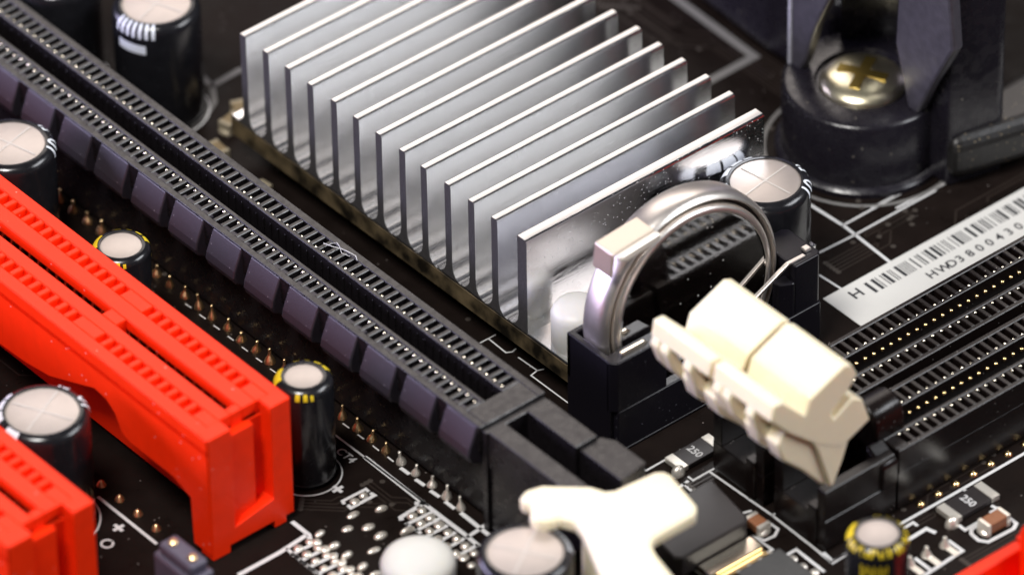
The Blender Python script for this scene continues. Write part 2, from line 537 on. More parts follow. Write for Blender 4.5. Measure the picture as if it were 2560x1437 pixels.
CAPS_BIG = [(37.6, 5.6, 12), (-8.8, 53.0, 12), (-29.0, 21.9, 12), (13.5, 60.7, 12), (-9.4, -17.8, 11.2), (9.5, 70.3, 12)]
CAPS_SMALL = [(-9.35, 36.5, 10.8), (-8.6, 12.3, 10.8), (14.4, -34.7, 10.8)]
for i, (x, y, h) in enumerate(CAPS_BIG):
    ring_line(x, y, 4.35, 0.16)
for x, y, h in CAPS_SMALL:
    ring_line(x, y, 3.0, 0.13)
ring_line(57.8, 15.2, 8.9, 0.35, M=GREY_INK)
bm = bmesh.new()
text(bm, 'CT4', -5.0, 13.0, 0.02, 0.85, -PI / 2)
put('silkscreen_lettering', mesh('silkscreen_lettering', bm, SILK), board)
for (x, y) in ((-7.95, 8.95), (-25.2, 17.2)):
    bm = bmesh.new()
    box(bm, x - .55, x + .55, y - .16, y + .16, 0.002, 0.02)
    box(bm, x - .16, x + .16, y - .55, y - .16, 0.002, 0.02)
    box(bm, x - .16, x + .16, y + .16, y + .55, 0.002, 0.02)
    put('silkscreen_plus', mesh('silkscreen_plus', bm, SILK), board)
ring_line(-27.2, 16.2, 0.5, 0.2)
bm = bmesh.new()
box(bm, 31.9, 33.0, -30.6, -29.6, 0.002, 0.02)
put('silkscreen_patch', mesh('silkscreen_patch', bm, SILK), board)
bm = bmesh.new()
dome(bm, 0, 0, 0, 0.68, 0.37, 0.3, 14, 4)
pad_big = mesh('solder_pad', bm, SOLDER, True)
bm = bmesh.new()
dome(bm, 0, 0, 0, 0.44, 0.42, 0.24, 12, 4)
pad_small = mesh('solder_pad', bm, SOLDER, True)
for x, y in PADS_BIG:
    put('solder_pad', pad_big, board, (x, y, 0.003), (0, 0, random.uniform(-.25, .25))).scale = (random.uniform(.8, 1.1), random.uniform(.85, 1.15), random.uniform(.7, 1.5))
for x, y in PADS_SMALL + PADS2:
    put('solder_pad', pad_small, board, (x, y, 0.003)).scale = (random.uniform(.85, 1.15), random.uniform(.85, 1.15), random.uniform(.7, 1.5))


# ---------------------------------------------------------------- long black expansion slot
slot = thing('expansion_slot', 'long black expansion slot with two rows of gold contacts beside the silver heatsink', 'slot', (1.5, 0, 0))
slot.location = (0, 0, 0)
TOP = 11.25


def hole_rows(bm, axis_rows, y0, n, pitch, hw, z0, z1):
    # bars between holes: axis_rows = [(x0, x1)], holes at y0 + i*pitch, half width hw
    for x0, x1 in axis_rows:
        for i in range(n + 1):
            a = y0 + (i - 1) * pitch + hw
            b = y0 + i * pitch - hw
            box(bm, x0 - .02, x1 + .02, a, b, z0, z1)


bm = bmesh.new()
Y0, Y1 = -3.2, 76.0
N = 74
box(bm, -0.95, 4.5, Y0 + .4, Y1, 0.5, 6.2)               # lower wall
box(bm, -1.45, 0.55, -0.75, Y1, 6.2, 8.6)                # floors under the holes
box(bm, 2.45, 4.4, -0.75, Y1, 6.2, 8.6)
box(bm, -2.1, -1.45, Y0, Y1, 8.6, TOP)                   # outer rails
box(bm, 4.35, 5.1, Y0, Y1, 6.2, TOP)
box(bm, 0.15, 0.55, -0.75, Y1, 8.6, TOP)
box(bm, 2.45, 2.85, -0.75, Y1, 8.6, TOP)
box(bm, -1.45, 4.35, Y0, -0.75, 6.2, TOP - .004)
hole_rows(bm, [(-1.45, 0.15), (2.85, 4.35)], 0.0, N, 1.0, 0.30, 8.6, TOP - 0.03)
for i in range(N):                                        # ribs on the far wall of the card groove
    box(bm, 2.33, 2.46, i + .42, i + .58, 6.2, TOP - .6)
# end block and card latch rails
box(bm, -1.9, 4.9, -3.9, -3.2, 0.3, 10.9)
box(bm, -1.75, 0.1, -15.6, -3.9, 7.2, 11.0)
box(bm, 2.5, 4.9, -10.2, -3.9, 5.0, 11.0)
prism(bm, [(2.9, -10.2), (5.3, -10.2), (6.0, -11.4), (6.0, -15.2), (2.9, -15.6)], 2, 5.0, 10.6)
box(bm, 0.1, 2.5, -15.6, -3.9, 4.2, 6.5)
prism(bm, [(-3.9, 0.4), (-3.9, 7.2), (-15.6, 7.2), (-15.6, 5.6), (-9.5, 0.4)], 0, -1.6, -0.2)
prism(bm, [(-3.9, 0.4), (-3.9, 5), (-15.2, 5), (-9.5, 0.4)], 0, 3.4, 4.8)
for i in range(26):                                      # dusty scratches on the end block side
    pass
put('body', mesh('slot_body', bm, BLACK), slot, bevel=0.06, seg=1)
# sloping ribs on the near side
rib = bmesh.new()
prism(rib, [(-2.09, 11.15), (-2.98, 9.0), (-3.12, 8.3), (-2.9, 7.6), (-0.96, 6.3), (-0.96, 11.15)], 1, 0, 4.05)
rib_me = mesh('rib', rib, RIB)
for k in range(15):
    y = 2.45 + 5.28 * (k - 1) - 0.05
    put('rib', rib_me, slot, (0, y, 0), bevel=0.16, seg=2)
# gold contacts in every hole
bm = bmesh.new()
box(bm, -0.10, 0.07, -0.16, 0.16, -2.6, -0.30)
dome(bm, -0.01, 0, -0.30, 0.19, 0.19, 0.22, 10, 4)
cont = mesh('contact', bm, PALE_GOLD, True)
for i in range(N):
    put('contact', cont, slot, (0.02 + random.uniform(-.05, .05), i + random.uniform(-.03, .03), TOP + random.uniform(-.08, .04)))
    put('contact', cont, slot, (3.0 + random.uniform(-.05, .05), i + random.uniform(-.03, .03), TOP + random.uniform(-.08, .04)), (0, 0, PI))
# soldered tails along the near edge
bm = bmesh.new()
lathe(bm, [(0.6, 0), (0.56, 0.2), (0.45, 0.5), (0.24, 0.8), (0.17, 1.0), (0.17, 1.6), (0.0, 1.75)], (0, 0, 0), 12)
tail = mesh('solder_tail', bm, COPPER, True)
tail2 = mesh_copy = tail.copy()
tail2.materials.clear()
tail2.materials.append(SOLDER)
for k in range(33):
    y = 0.1 + 2.0 * k
    st = put('solder_tail', tail2 if k < 5 else tail, slot, (-1.62 + random.uniform(-.06, .06), y + random.uniform(-.06, .06), 0), (random.uniform(-.12, .12), random.uniform(-.12, .12), random.uniform(0, 6)))
    st.scale = (random.uniform(.68, .92), random.uniform(.68, .92), random.uniform(.62, .9))
# white card-latch lever
lev = [(-5.9, -14.6), (-6.3, -14.0), (-6.2, -13.2), (-5.1, -12.8), (-3.7, -13.2), (-0.7, -16.0), (-0.2, -17.2), (0.4, -17.6), (4.5, -18.0),
       (5.2, -18.5), (5.3, -19.3), (4.3, -23.6), (3.6, -24.3), (-1.0, -24.3), (-1.8, -24.9), (-2.3, -26.2), (-3.3, -30.5), (-8.3, -30.5),
       (-7.2, -24.8), (-4.9, -19.9), (-4.6, -18.6), (-5.3, -17.3), (-6.2, -17.2), (-7.0, -16.4), (-7.0, -15.5)]
bm = bmesh.new()
prism(bm, lev, 2, 10.9, 12.3)
latch_me = mesh('latch_lever', bm, CREAM, True)
lat = put('latch_lever', latch_me, slot, bevel=0.35, seg=3)
bm = bmesh.new()
prism(bm, [(-0.9, -17.0), (0.3, -19.5), (-2.6, -25.5), (-3.9, -30.2), (-7.9, -30.2), (-6.7, -24.8), (-4.5, -19.7), (-3.2, -17.6)], 2, 0.6, 10.9)
put('lever_stem', mesh('lever_stem', bm, CREAM, True), lat, bevel=0.3)


# ---------------------------------------------------------------- red expansion slots
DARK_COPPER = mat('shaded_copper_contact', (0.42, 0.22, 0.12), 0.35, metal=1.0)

def red_slot(dx, dy, label):
    t = thing('red_expansion_slot', label, 'slot', (dx, dy, 0), 'red expansion slots')
    bm = bmesh.new()
    X0, X1, yE, yF, zt = -4.5, 4.5, 8.4, 80.0, 13.2
    cut = [(8.52, 0.6), (10.9, 0.6), (11.1, 5.5), (13.5, 6.3), (19.4, 6.3), (20.4, 6.7), (21.3, 8.3), (22.4, 9.1), (24.0, 9.3), (26.6, 8.2), (30.5, 6.6), (34, 6.0), (37.5, 5.8), (yF, 5.8), (yF, 12.1), (8.52, 12.1)]
    prism(bm, cut, 0, X0, X0 + 1.3)
    prism(bm, cut, 0, X1 - 1.3, X1)
    box(bm, X0 + 3.3, X1 - 1.3, 10.0, yF, 0.9, 6.5)           # inner body
    box(bm, X0 + 1.3, -0.65, 10.0, yF, 10.2, 12.2)
    box(bm, -1.6, 0.9, 10.0, yF, 6.5, 10.2)
    box(bm, 0.5, X1 - 1.3, 10.0, yF, 6.5, 12.2)
    box(bm, -.65, .5, 10.0, 10.9, 10.2, zt - .03)
    box(bm, -.65, .5, 25.7, 27.7, 10.2, zt - .03)
    # top: rails, bars and shallow holes
    yb = 10.0
    box(bm, X0, -3.20, 8.52, yF, 11.4, zt)
    box(bm, -1.95, -0.65, yb, yF, 11.4, zt - .01)
    box(bm, 0.5, 2.05, yb, yF, 11.4, zt - .01)
    box(bm, 3.30, X1, 8.52, yF, 11.4, zt)
    for x0, x1, yo in ((-3.20, -1.95, 12.38), (2.05, 3.30, 12.55)):
        ys = [yo + 1.27 * k for k in range(11)] + [yo + 16.51 + 1.27 * k for k in range(38)]
        last = yb
        for y in ys:
            box(bm, x0 - .02, x1 + .02, last, y - .34, 11.4, zt - .03)
            last = y + .34
        box(bm, x0 - .02, x1 + .02, last, yF, 11.4, zt - .03)
    # end face with its open pocket
    U0, U1 = X0 + .13, X1 - .13
    prism(bm, [(U0, 0.05), (U0 + 1.9, 0.05), (U0 + 1.9, 0.8), (U1 - 2.1, 0.8), (U1 - 2.1, 0.05), (U1 - .8, 0.05), (U1 - .8, 0.8), (U1, 0.8), (U1, zt + .02),
               (2.3, zt + .02), (2.3, 3.3), (-1.9, 2.5), (-1.9, zt + .02), (U0, zt + .02)], 1, yE, yb + .05)
    box(bm, -2.0, 1.0, yE + 0.75, yb, 2.4, 11.8)
    box(bm, 1.0, 2.4, yE + 1.4, yb, 2.4, 11.8)
    put('body', mesh('red_slot_body', bm, RED), t, bevel=0.13, seg=2)
    bm = bmesh.new()
    prism(bm, [(-0.42, -2.1), (-0.25, -2.1), (0.12, -0.5), (-0.05, 0.1), (-0.35, -0.3)], 1, -0.13, 0.13)
    cm = mesh('contact', bm, DARK_COPPER)
    for k in list(range(11)) + list(range(13, 50)):
        for s in (0, 1):
            put('contact', cm, t, (0.25 if s else -0.38, 12.4 + 1.27 * k, zt - 0.9), (0, 0, PI * s))
    return t


bm = bmesh.new()
lathe(bm, [(0.45, 0), (0.3, 0.3), (0.12, 0.5), (0, 0.55)], (0, 0, 0), 10)
ptail = mesh('solder_tail', bm, COPPER, True)
r1 = red_slot(-17.5, 0, 'red expansion slot with an open end pocket next to the long black slot')
r2 = red_slot(-38.2, 0.1, 'red expansion slot cut off by the lower left corner of the photo')
for k in range(9):
    put('solder_tail', ptail, r1, (-5.35, 15.0 + 2.54 * k, 0))


# ---------------------------------------------------------------- memory slots
ZM = 6.8
bm = bmesh.new()
box(bm, -0.14, 0.14, -0.10, 0.10, -1.6, -0.22)
dome(bm, 0, 0, -0.22, 0.19, 0.17, 0.2, 10, 4)
mcont = mesh('contact', bm, PALE_GOLD, True)
bm = bmesh.new()
dome(bm, 0, 0, 0, 0.2, 0.2, 0.22, 10, 4)
gcont = mesh('contact', bm, GOLD, True)
bm = bmesh.new()
lathe(bm, [(0.42, 0), (0.3, 0.2), (0.0, 0.35)], (0, 0, 0), 10)
mtail = mesh('solder_tail', bm, GOLD, True)
# cream ejector: profile seen along y
prof = [(11.5, 19.75), (12.5, 19.7), (15.0, 16.9), (15.5, 18.35), (19.3, 19.95), (20.1, 19.6), (20.8, 18.2), (19.9, 17.1), (17.9, 15.5), (18.3, 14.7),
        (20.3, 15.9), (21.4, 15.2), (22.3, 12.5), (20.0, 11.5), (18.9, 11.2), (16.4, 12.9), (13.2, 15.9), (11.2, 18.2)]
bm = bmesh.new()
prism(bm, prof, 1, -3.68, 3.68)
ej_me = mesh('ejector_latch', bm, CREAM, True)
bm = bmesh.new()
prism(bm, [(13.3, 16.0), (12.3, 14.9), (12.9, 12.9), (15.4, 10.3), (17.4, 7.7), (18.0, 7.7), (18.3, 9.6), (17.6, 11.7), (16.0, 14.2)], 1, -3.3, -1.6)
prism(bm, [(15.6, 13.9), (16.4, 12.4), (17.9, 7.5), (18.3, 7.4), (19.3, 9.6), (20.05, 11.7), (18.0, 14.2)], 1, -3.66, -2.0)
leg_long = mesh('ejector_finger', bm, CREAM, True)
bm = bmesh.new()
prism(bm, [(13.3, 16.0), (12.3, 14.9), (12.9, 12.9), (15.0, 10.7), (16.7, 8.9), (17.4, 8.8), (18.4, 10.6), (18.6, 12.0), (17.0, 14.2)], 1, -0.6, 1.2)
leg_me = mesh('ejector_finger', bm, CREAM, True)
bm = bmesh.new()
prism(bm, [(11.25, 18.4), (10.9, 17.6), (11.6, 15.6), (13.0, 13.6), (14.2, 13.2), (12.8, 15.6)], 1, -0.55, 0.55)
grip_me = mesh('grip_rib', bm, CREAM, True)


def memory_slot(dy, M, label, ends, ncont=36):
    t = thing('memory_slot', label, 'memory slot', (0, dy, 0), 'memory slots')
    bm = bmesh.new()
    XA, XB = 26.0, 84.0
    box(bm, XA, XB, -16.7, -10.1, 0.3, 4.2)
    box(bm, XA, XB, -10.45, -10.0, 4.2, ZM)
    box(bm, XA, XB, -12.45, -12.1, 4.2, ZM + .05)
    box(bm, XA, XB, -14.85, -14.5, 4.2, ZM)
    box(bm, XA, XB, -16.8, -16.35, 4.2, ZM + .03)
    for y0, y1 in ((-12.1, -10.45), (-16.35, -14.85)):
        for i in range(-1, 56):
            x = 27.6 + i
            box(bm, (x + .27 if i >= 0 else XA), x + .73, y0 - .02, y1 + .02, 4.2, ZM - .03)
    # end housing with its upright guide
    box(bm, 17.8, 25.9, -16.65, -10.15, 0.3, 3.4)
    box(bm, 17.8, 25.7, -16.6, -15.6, 3.4, 6.6)
    box(bm, 17.8, 25.7, -11.3, -10.2, 3.4, 6.6)
    box(bm, 17.6, 18.6, -15.7, -14.6, 0.3, 4.4)
    put('body', mesh('memory_slot_body', bm, M), t, bevel=0.07, seg=1)
    bm = bmesh.new()
    prism(bm, [(-14.7, 3.4), (-14.7, 8.4), (-14.2, 9.4), (-13.4, 9.8), (-12.4, 9.8), (-11.6, 9.4), (-11.1, 8.4), (-11.1, 3.4)], 0, 25.2, 28.6)
    prism(bm, [(-16.9, 3.4), (-16.9, 6.0), (-14.7, 7.2), (-14.7, 3.4)], 0, 24.0, 26.0)
    put('guide_post', mesh('guide_post', bm, M, True), t, bevel=0.3, seg=2)
    for i in range(ncont):
        x = 27.6 + i
        put('contact', mcont, t, (x + random.uniform(-.03, .03), -11.95, ZM + random.uniform(-.07, .03)))
        put('contact', gcont, t, (x + .5, -12.46, ZM - 1.25), (PI / 2, 0, 0))
        put('contact', mcont, t, (x + random.uniform(-.03, .03), -14.98, ZM + random.uniform(-.07, .03)))
    if ends:
        e = put('ejector_latch', ej_me, t, (0, -13.42, 0), bevel=0.16, seg=3)
        for s in (-1.15, 1.75, 2.95):
            put('grip_rib', grip_me, e, (0, s, 0), bevel=0.22, seg=3)
        put('ejector_finger', leg_long, e, bevel=0.35, seg=3)
        put('ejector_finger', leg_me, e, bevel=0.3, seg=3)
    return t


m1 = memory_slot(0.0, BLACK_DIMM, 'black memory slot running along the white barcode label, cream latch at its end', True)
m2 = memory_slot(-7.85, BLACK_DIMM, 'black memory slot nearer the red corner slot, cream latch pointing over bare board', True)
for k in range(14):
    put('solder_tail', mtail, m2, (28.2 + 2.02 * k, -17.2, 0))
m3 = memory_slot(-29.1, RED, 'red memory slot cut off by the lower right corner of the photo', False, 20)


# ---------------------------------------------------------------- heatsink
hs = thing('heatsink', 'silver aluminium heatsink with thirteen tall straight fins', 'heatsink', (0, 0, 0))
bm = bmesh.new()
prism(bm, [(14.0, 51.0), (14.0, 3.0), (14.6, 2.75), (41.1, 2.75), (41.1, 51.0)], 2, 2.7, 4.8)
put('base', mesh('heatsink_base', bm, ALU), hs, bevel=0.12)
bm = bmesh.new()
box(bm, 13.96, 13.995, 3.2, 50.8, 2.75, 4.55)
put('base_edge', mesh('base_edge', bm, ALU_BASE), hs)  # thin plate added to carry the painted reflection
bm = bmesh.new()
T = 0.85


def fin_profile(t, f1, f2):
    # fin across y with rounded root fillets, base at z 4.79
    P = [(f1 + t, 4.79)]
    for k in range(6):
        a = k / 5 * PI / 2
        P.append((t + f1 * (1 - math.sin(a)), 4.79 + f1 * 1.3 * (1 - math.cos(a)) + 0.001))
    P += [(t, 14.9), (t - .1, 15.0), (.24, 15.0), (.07, 14.93), (0, 14.76)]
    for k in range(6):
        a = k / 5 * PI / 2
        P.append((-f2 * (1 - math.cos(a)) if False else -f2 * (1 - math.sin(PI / 2 - a)), 4.79 + f2 * 1.3 * (1 - math.cos(PI / 2 - a)) + 0.001))
    P.append((-f2, 4.79))
    Q = []
    for q in P:
        if not Q or (abs(q[0] - Q[-1][0]) + abs(q[1] - Q[-1][1])) > 1e-4:
            Q.append(q)
    return Q


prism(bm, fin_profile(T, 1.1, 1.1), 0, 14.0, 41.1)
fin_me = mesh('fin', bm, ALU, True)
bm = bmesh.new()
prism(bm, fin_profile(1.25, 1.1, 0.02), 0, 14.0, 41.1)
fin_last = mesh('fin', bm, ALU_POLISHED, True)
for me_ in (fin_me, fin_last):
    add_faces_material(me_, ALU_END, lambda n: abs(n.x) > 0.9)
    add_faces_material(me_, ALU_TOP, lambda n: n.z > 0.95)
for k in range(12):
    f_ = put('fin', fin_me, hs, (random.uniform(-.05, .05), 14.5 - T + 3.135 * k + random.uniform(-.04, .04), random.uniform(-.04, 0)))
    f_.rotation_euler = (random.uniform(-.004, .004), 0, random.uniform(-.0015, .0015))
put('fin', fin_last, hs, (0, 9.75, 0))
chip = bpy.data.objects
bm = bmesh.new()
box(bm, 16, 39, 6, 48, 0.6, 2.7)
c = put('bridge_chip', mesh('bridge_chip', bm, CHIP))
c['label'] = 'dark square chip package hidden under the silver heatsink base'
c['category'] = 'chip'
pin = thing('push_pin', 'white plastic push pin head on the heatsink corner by the coin cell', 'pin', (16.5, 6.0, 4.8))
bm = bmesh.new()
lathe(bm, [(0, 0.01), (2.2, 0.01), (2.35, 0.3), (2.35, 3.4), (2.1, 4.0), (1.6, 4.3), (0, 4.4)], (0, 0, 0), 40)
put('head', mesh('push_pin_head', bm, WHITE, True), pin)

# ---------------------------------------------------------------- coin cell and its upright holder
cell = thing('coin_cell', 'shiny coin cell battery standing upright in its black holder', 'battery', (23.3, -1.25, 10.4))
cell.rotation_euler = (math.radians(-4.5), 0, 0)
R_ = 10.0
bm = bmesh.new()
lathe(bm, [(0, 3.2), (9.2, 3.2), (9.75, 3.05), (10.0, 2.6), (10.0, 1.1), (9.95, 0.7), (9.82, 0.36), (9.62, 0.12), (9.46, 0.02), (9.36, 0.08), (9.31, 0.3), (9.3, 0.9)], (0, 0, 0), 96, axis=1)
put('can', mesh('can', bm, STEEL, True), cell)
bm = bmesh.new()
lathe(bm, [(9.31, 0.75), (8.8, 0.75)], (0, 0, 0), 96, axis=1)
put('gasket', mesh('gasket', bm, GASKET, True), cell)
bm = bmesh.new()
lathe(bm, [(8.95, 0.8), (8.95, 0.3), (8.9, 0.05), (8.78, -0.14), (8.6, -0.24), (8.36, -0.26), (8.24, -0.2), (8.2, -0.1)], (0, 0, 0), 96, axis=1)
capo = put('cap', mesh('cap', bm, STEEL, True), cell)
bm = bmesh.new()
lathe(bm, [(8.21, -0.12), (8.05, -0.1), (0, -0.1)], (0, 0, 0), 96, axis=1)
put('mirror_face', mesh('mirror_face', bm, MIRROR), capo)

hold = thing('battery_holder', 'black upright battery holder with metal contacts around the coin cell', 'holder', (24.8, 0, 0))
hold.location = (0, 0, 0)
bm = bmesh.new()
prism(bm, [(12.6, 2.9), (12.6, -2.7), (13.1, -3.3), (36.2, -3.3), (36.4, -2.9), (36.4, 1.2), (35.8, 1.6), (28, 2.9)], 2, 0.02, 0.3)
# pocket walls
prism(bm, [(13.1, -2.3), (13.1, -3.3), (36.2, -3.3), (36.4, -2.9), (36.4, -2.3)], 2, 0.3, 4.6)
prism(bm, [(13.1, 2.9), (13.1, 2.35), (34, 2.35), (30, 2.9)], 2, 0.3, 5.2)
prism(bm, [(12.6, -2.3), (12.6, -2.7), (13.1, -3.3), (18.6, -3.3), (18.6, -1.75), (13.2, -1.75)], 2, 4.6, 10.0)
prism(bm, [(12.6, 2.9), (12.6, 2.3), (17.4, 2.3), (17.4, 2.9)], 2, 5.2, 10.0)
box(bm, 12.6, 13.25, -2.7, 2.9, 0.3, 10.004)
prism(bm, [(33.3, -3.2), (36.0, -3.2), (36.4, -2.8), (36.4, 1.2), (35.9, 1.6), (33.3, 1.6)], 2, 4.6, 9.9)
prism(bm, [(33.0, -3.2), (31.9, -2.6), (31.9, -1.75), (33.3, -1.75), (33.3, -3.2)], 2, 4.6, 8.2)
put('housing', mesh('holder_housing', bm, HOLDER), hold, bevel=0.22, seg=3)
# clip folded over the rim
bm = bmesh.new()
prism(bm, [(14.0, 17.6), (14.3, 17.6), (14.6, 19.7), (19.0, 20.05), (19.0, 20.35), (14.3, 20.0)], 1, -1.3, 1.1)
rc = put('rim_clip', mesh('rim_clip', bm, CLIP_METAL), hold, bevel=0.12)
bm = bmesh.new()
prism(bm, [(14.6, 20.0), (19.0, 20.35), (19.25, 19.9), (18.9, 19.45), (15.4, 19.1), (14.5, 19.4)], 1, -2.0, -1.32)
put('clip_lip', mesh('clip_lip', bm, mat('lip_highlight_metal', (0.86, 0.82, 0.74), 0.4, metal=0.5)), rc, bevel=0.3, seg=3)  # lip paler than the clip, its highlight is put into the colour
bm = bmesh.new()
prism(bm, [(34.9, 10.1), (34.9, 9.95), (33.0, 9.9), (28.8, 7.85), (24.5, 6.4), (24.5, 6.7), (28.7, 8.15), (32.9, 10.15)], 1, -2.75, -2.35)
put('contact_strip', mesh('contact_strip', bm, STEEL), hold, bevel=0.05)
bm = bmesh.new()
prism(bm, [(14.0, 9.95), (14.0, 10.3), (16.6, 10.3), (17.1, 9.95)], 1, -2.75, -2.3)
put('contact_tab', mesh('contact_tab', bm, PALE_GOLD), hold, bevel=0.12)
bm = bmesh.new()
box(bm, 35.2, 35.9, -2.4, -1.7, 9.9, 10.25)
put('contact_tab', mesh('contact_tab', bm, STEEL), hold, bevel=0.1)


# ---------------------------------------------------------------- capacitors
PALE_METAL = mat('score_glint_metal', (0.66, 0.62, 0.58), 0.5, metal=0.6)  # brighter than the can top, glint of the stamped grooves painted in

def shoulder(R, r_in, h, t):
    # t 0 (inner edge of the top) to 1 (straight side) on the rounded shoulder, beyond 1 runs down the side
    s = R - r_in
    if t <= 1:
        a = PI / 2 * (1 - t)
        return r_in + s * math.cos(a), h - s + s * math.sin(a)
    return R, h - s - (t - 1) * s * 1.5


def print_patch(R, r_in, h, a0, a1, t0, t1, M, parent, name='sleeve_print', off=0.035):
    bm = bmesh.new()
    na, nt_ = max(2, int(abs(a1 - a0) / 5)), 5
    grid = []
    for j in range(nt_ + 1):
        r, z = shoulder(R, r_in, h, t0 + (t1 - t0) * j / nt_)
        row = []
        for i in range(na + 1):
            a = math.radians(a0 + (a1 - a0) * i / na)
            row.append(bm.verts.new(((r + off) * math.cos(a), (r + off) * math.sin(a), z + off)))
        grid.append(row)
    for j in range(nt_):
        for i in range(na):
            bm.faces.new((grid[j + 1][i], grid[j + 1][i + 1], grid[j][i + 1], grid[j][i]))
    put(name, mesh(name, bm, M, True), parent)


def print_text(R, r_in, h, body, a_start, deg_per_unit, t_base, t_top, M, parent):
    V, F = glyphs(body)
    bm = bmesh.new()
    vs = [bm.verts.new(v) for v in V]
    for f in F:
        try:
            bm.faces.new([vs[i] for i in f])
        except ValueError:
            pass
    bmesh.ops.triangulate(bm, faces=bm.faces[:])
    for _ in range(3):
        long_ = [e for e in bm.edges if e.calc_length() > 0.16]
        if long_:
            bmesh.ops.subdivide_edges(bm, edges=long_, cuts=1)
            bmesh.ops.triangulate(bm, faces=bm.faces[:])
    for v in bm.verts:
        a = math.radians(a_start + v.co.x * deg_per_unit)
        r, z = shoulder(R, r_in, h, t_base + (t_top - t_base) * v.co.y)
        v.co = ((r + .05) * math.cos(a), (r + .05) * math.sin(a), z + .05)
    put('sleeve_lettering', mesh('sleeve_lettering', bm, M), parent)


def capacitor(x, y, h, R, r_in, label, group, cross, marks, rot=0.0):
    t = thing('capacitor', label, 'capacitor', (x, y, 0), group, rot)
    s = R - r_in
    pr = [(R - .15, 0.25), (R, 0.6), (R - .06, 0.9), (R, 1.2)]
    for k in range(9):
        a = k / 8 * PI / 2
        pr.append((r_in + s * math.cos(a), h - s + s * math.sin(a)))
    pr.append((r_in - .03, h - .22))
    bm = bmesh.new()
    lathe(bm, pr, (0, 0, 0), 64)
    put('sleeve', mesh('sleeve', bm, SLEEVE, True), t)
    bm = bmesh.new()
    lathe(bm, [(r_in + .02, h - .3), (r_in - .02, h - .12), (r_in - .2, h - .07), (0, h - .05)], (0, 0, 0), 64)
    top = put('can_top', mesh('can_top', bm, CANTOP, True), t)
    if cross:
        bm = bmesh.new()
        for a in (0.15, 0.15 + PI / 2):
            ca, sa = math.cos(a), math.sin(a)
            q = [bm.verts.new((u * ca - v * sa, u * sa + v * ca, h - .05 + zz)) for u, v, zz in
                 ((-r_in + .3, -.09, .02), (r_in - .3, -.09, .02), (r_in - .3, 0, .03), (-r_in + .3, 0, .03), (r_in - .3, .09, .02), (-r_in + .3, .09, .02))]
            bm.faces.new((q[0], q[1], q[2], q[3]))
            bm.faces.new((q[3], q[2], q[4], q[5]))
        put('vent_cross', mesh('vent_cross', bm, PALE_METAL), top)
    marks(t, R, r_in, h)
    return t


def big_marks(base):
    def f(t, R, r, h):
        print_text(R, r, h, '10', base - 16, 21, 1.15, 0.08, WHITE_INK, t)
        print_text(R, r, h, '5L', base + 30, 19, 1.05, 0.12, WHITE_INK, t)
        for a0, a1 in ((118, 131), (134, 154), (158, 178), (196, 218)):
            print_patch(R, r, h, base + a0, base + a1, 0.15, 1.05, WHITE_INK, t)
        print_patch(R, r, h, base + 30, base + 39, 2.2, 3.6, WHITE_INK, t)
    return f


def top_marks(base):
    def f(t, R, r, h):
        for k in range(7):
            print_patch(R, r, h, base + 9 * k, base + 9 * k + 4.5, 0.12, 1.25, WHITE_INK, t)
        print_patch(R, r, h, base + 4, base + 46, 1.8, 2.5, WHITE_INK, t)
    return f


def no_marks(t, R, r, h):
    for k in range(9):
        print_patch(R, r, h, 8 * k - 60, 8 * k - 56, 0.25, 0.9, WHITE_INK, t)


def yellow_marks(dense):
    def f(t, R, r, h):
        print_patch(R, r, h, 102, 150, 0.15, 0.8, YELLOW_INK, t)
        if dense:
            for k in range(30):
                a = 150 + 9.0 * k
                print_patch(R, r, h, a, a + (5.2 if k % 5 else 2.0), 0.25 if k % 3 else 0.5, 0.9 if k % 4 else 0.6, YELLOW_INK, t)
            for k in range(9):
                a = 196 + 6 * k
                print_patch(R, r, h, a, a + 3.0, 1.6 + .25 * (k % 2), 2.9 - .3 * (k % 3), YELLOW_INK, t)
        else:
            for a, d, t0, t1 in ((52, 14, .3, .8), (28, 12, .3, .85), (0, 17, .2, .95), (-26, 19, .2, .95), (206, 9, .5, 1.0), (222, 8, .5, 1.0), (236, 6, .6, 1.0)):
                print_patch(R, r, h, a, a + d, t0, t1, YELLOW_INK, t)
            print_text(R, r, h, 'C1', -40, 14, 1.9, 1.2, YELLOW_INK, t)
            print_text(R, r, h, '4A', -38, 14, 3.4, 2.5, YELLOW_INK, t)
    return f


G8 = 'large black capacitors with silver tops'
G5 = 'small black capacitors with yellow print'
B = CAPS_BIG
capacitor(*B[0], 4.0, 3.12, 'black capacitor with a scored silver top behind the upright coin cell', G8, True, big_marks(-50))
capacitor(*B[1], 4.0, 3.12, 'black capacitor with a scored silver top between the red slot and the long black slot', G8, True, big_marks(-48), 0.1)
capacitor(*B[2], 4.0, 3.15, 'black capacitor standing between the two red expansion slots', G8, True, big_marks(-36), 0.3)
capacitor(*B[3], 4.0, 3.1, 'black capacitor with ticked white rim behind the long black slot, left of the heatsink fins', G8, True, top_marks(160), 0.2)
capacitor(*B[4], 4.0, 3.2, 'black capacitor in front of the white slot lever at the bottom', G8, True, no_marks, 0.4)
capacitor(*B[5], 4.0, 3.1, 'dark capacitor behind the one with the ticked white rim, its top out of the photo', G8, True, top_marks(100), 0.0)
S_ = CAPS_SMALL
capacitor(*S_[0], 2.55, 1.85, 'small black capacitor with yellow print, farther of the two beside the red slot', G5, False, yellow_marks(False))
capacitor(*S_[1], 2.55, 1.68, 'small black capacitor with yellow print at the near end of the red slot', G5, False, yellow_marks(False), 0.15)
capacitor(*S_[2], 2.6, 1.8, 'small capacitor with dense yellow print in front of the memory slots', G5, False, yellow_marks(True))

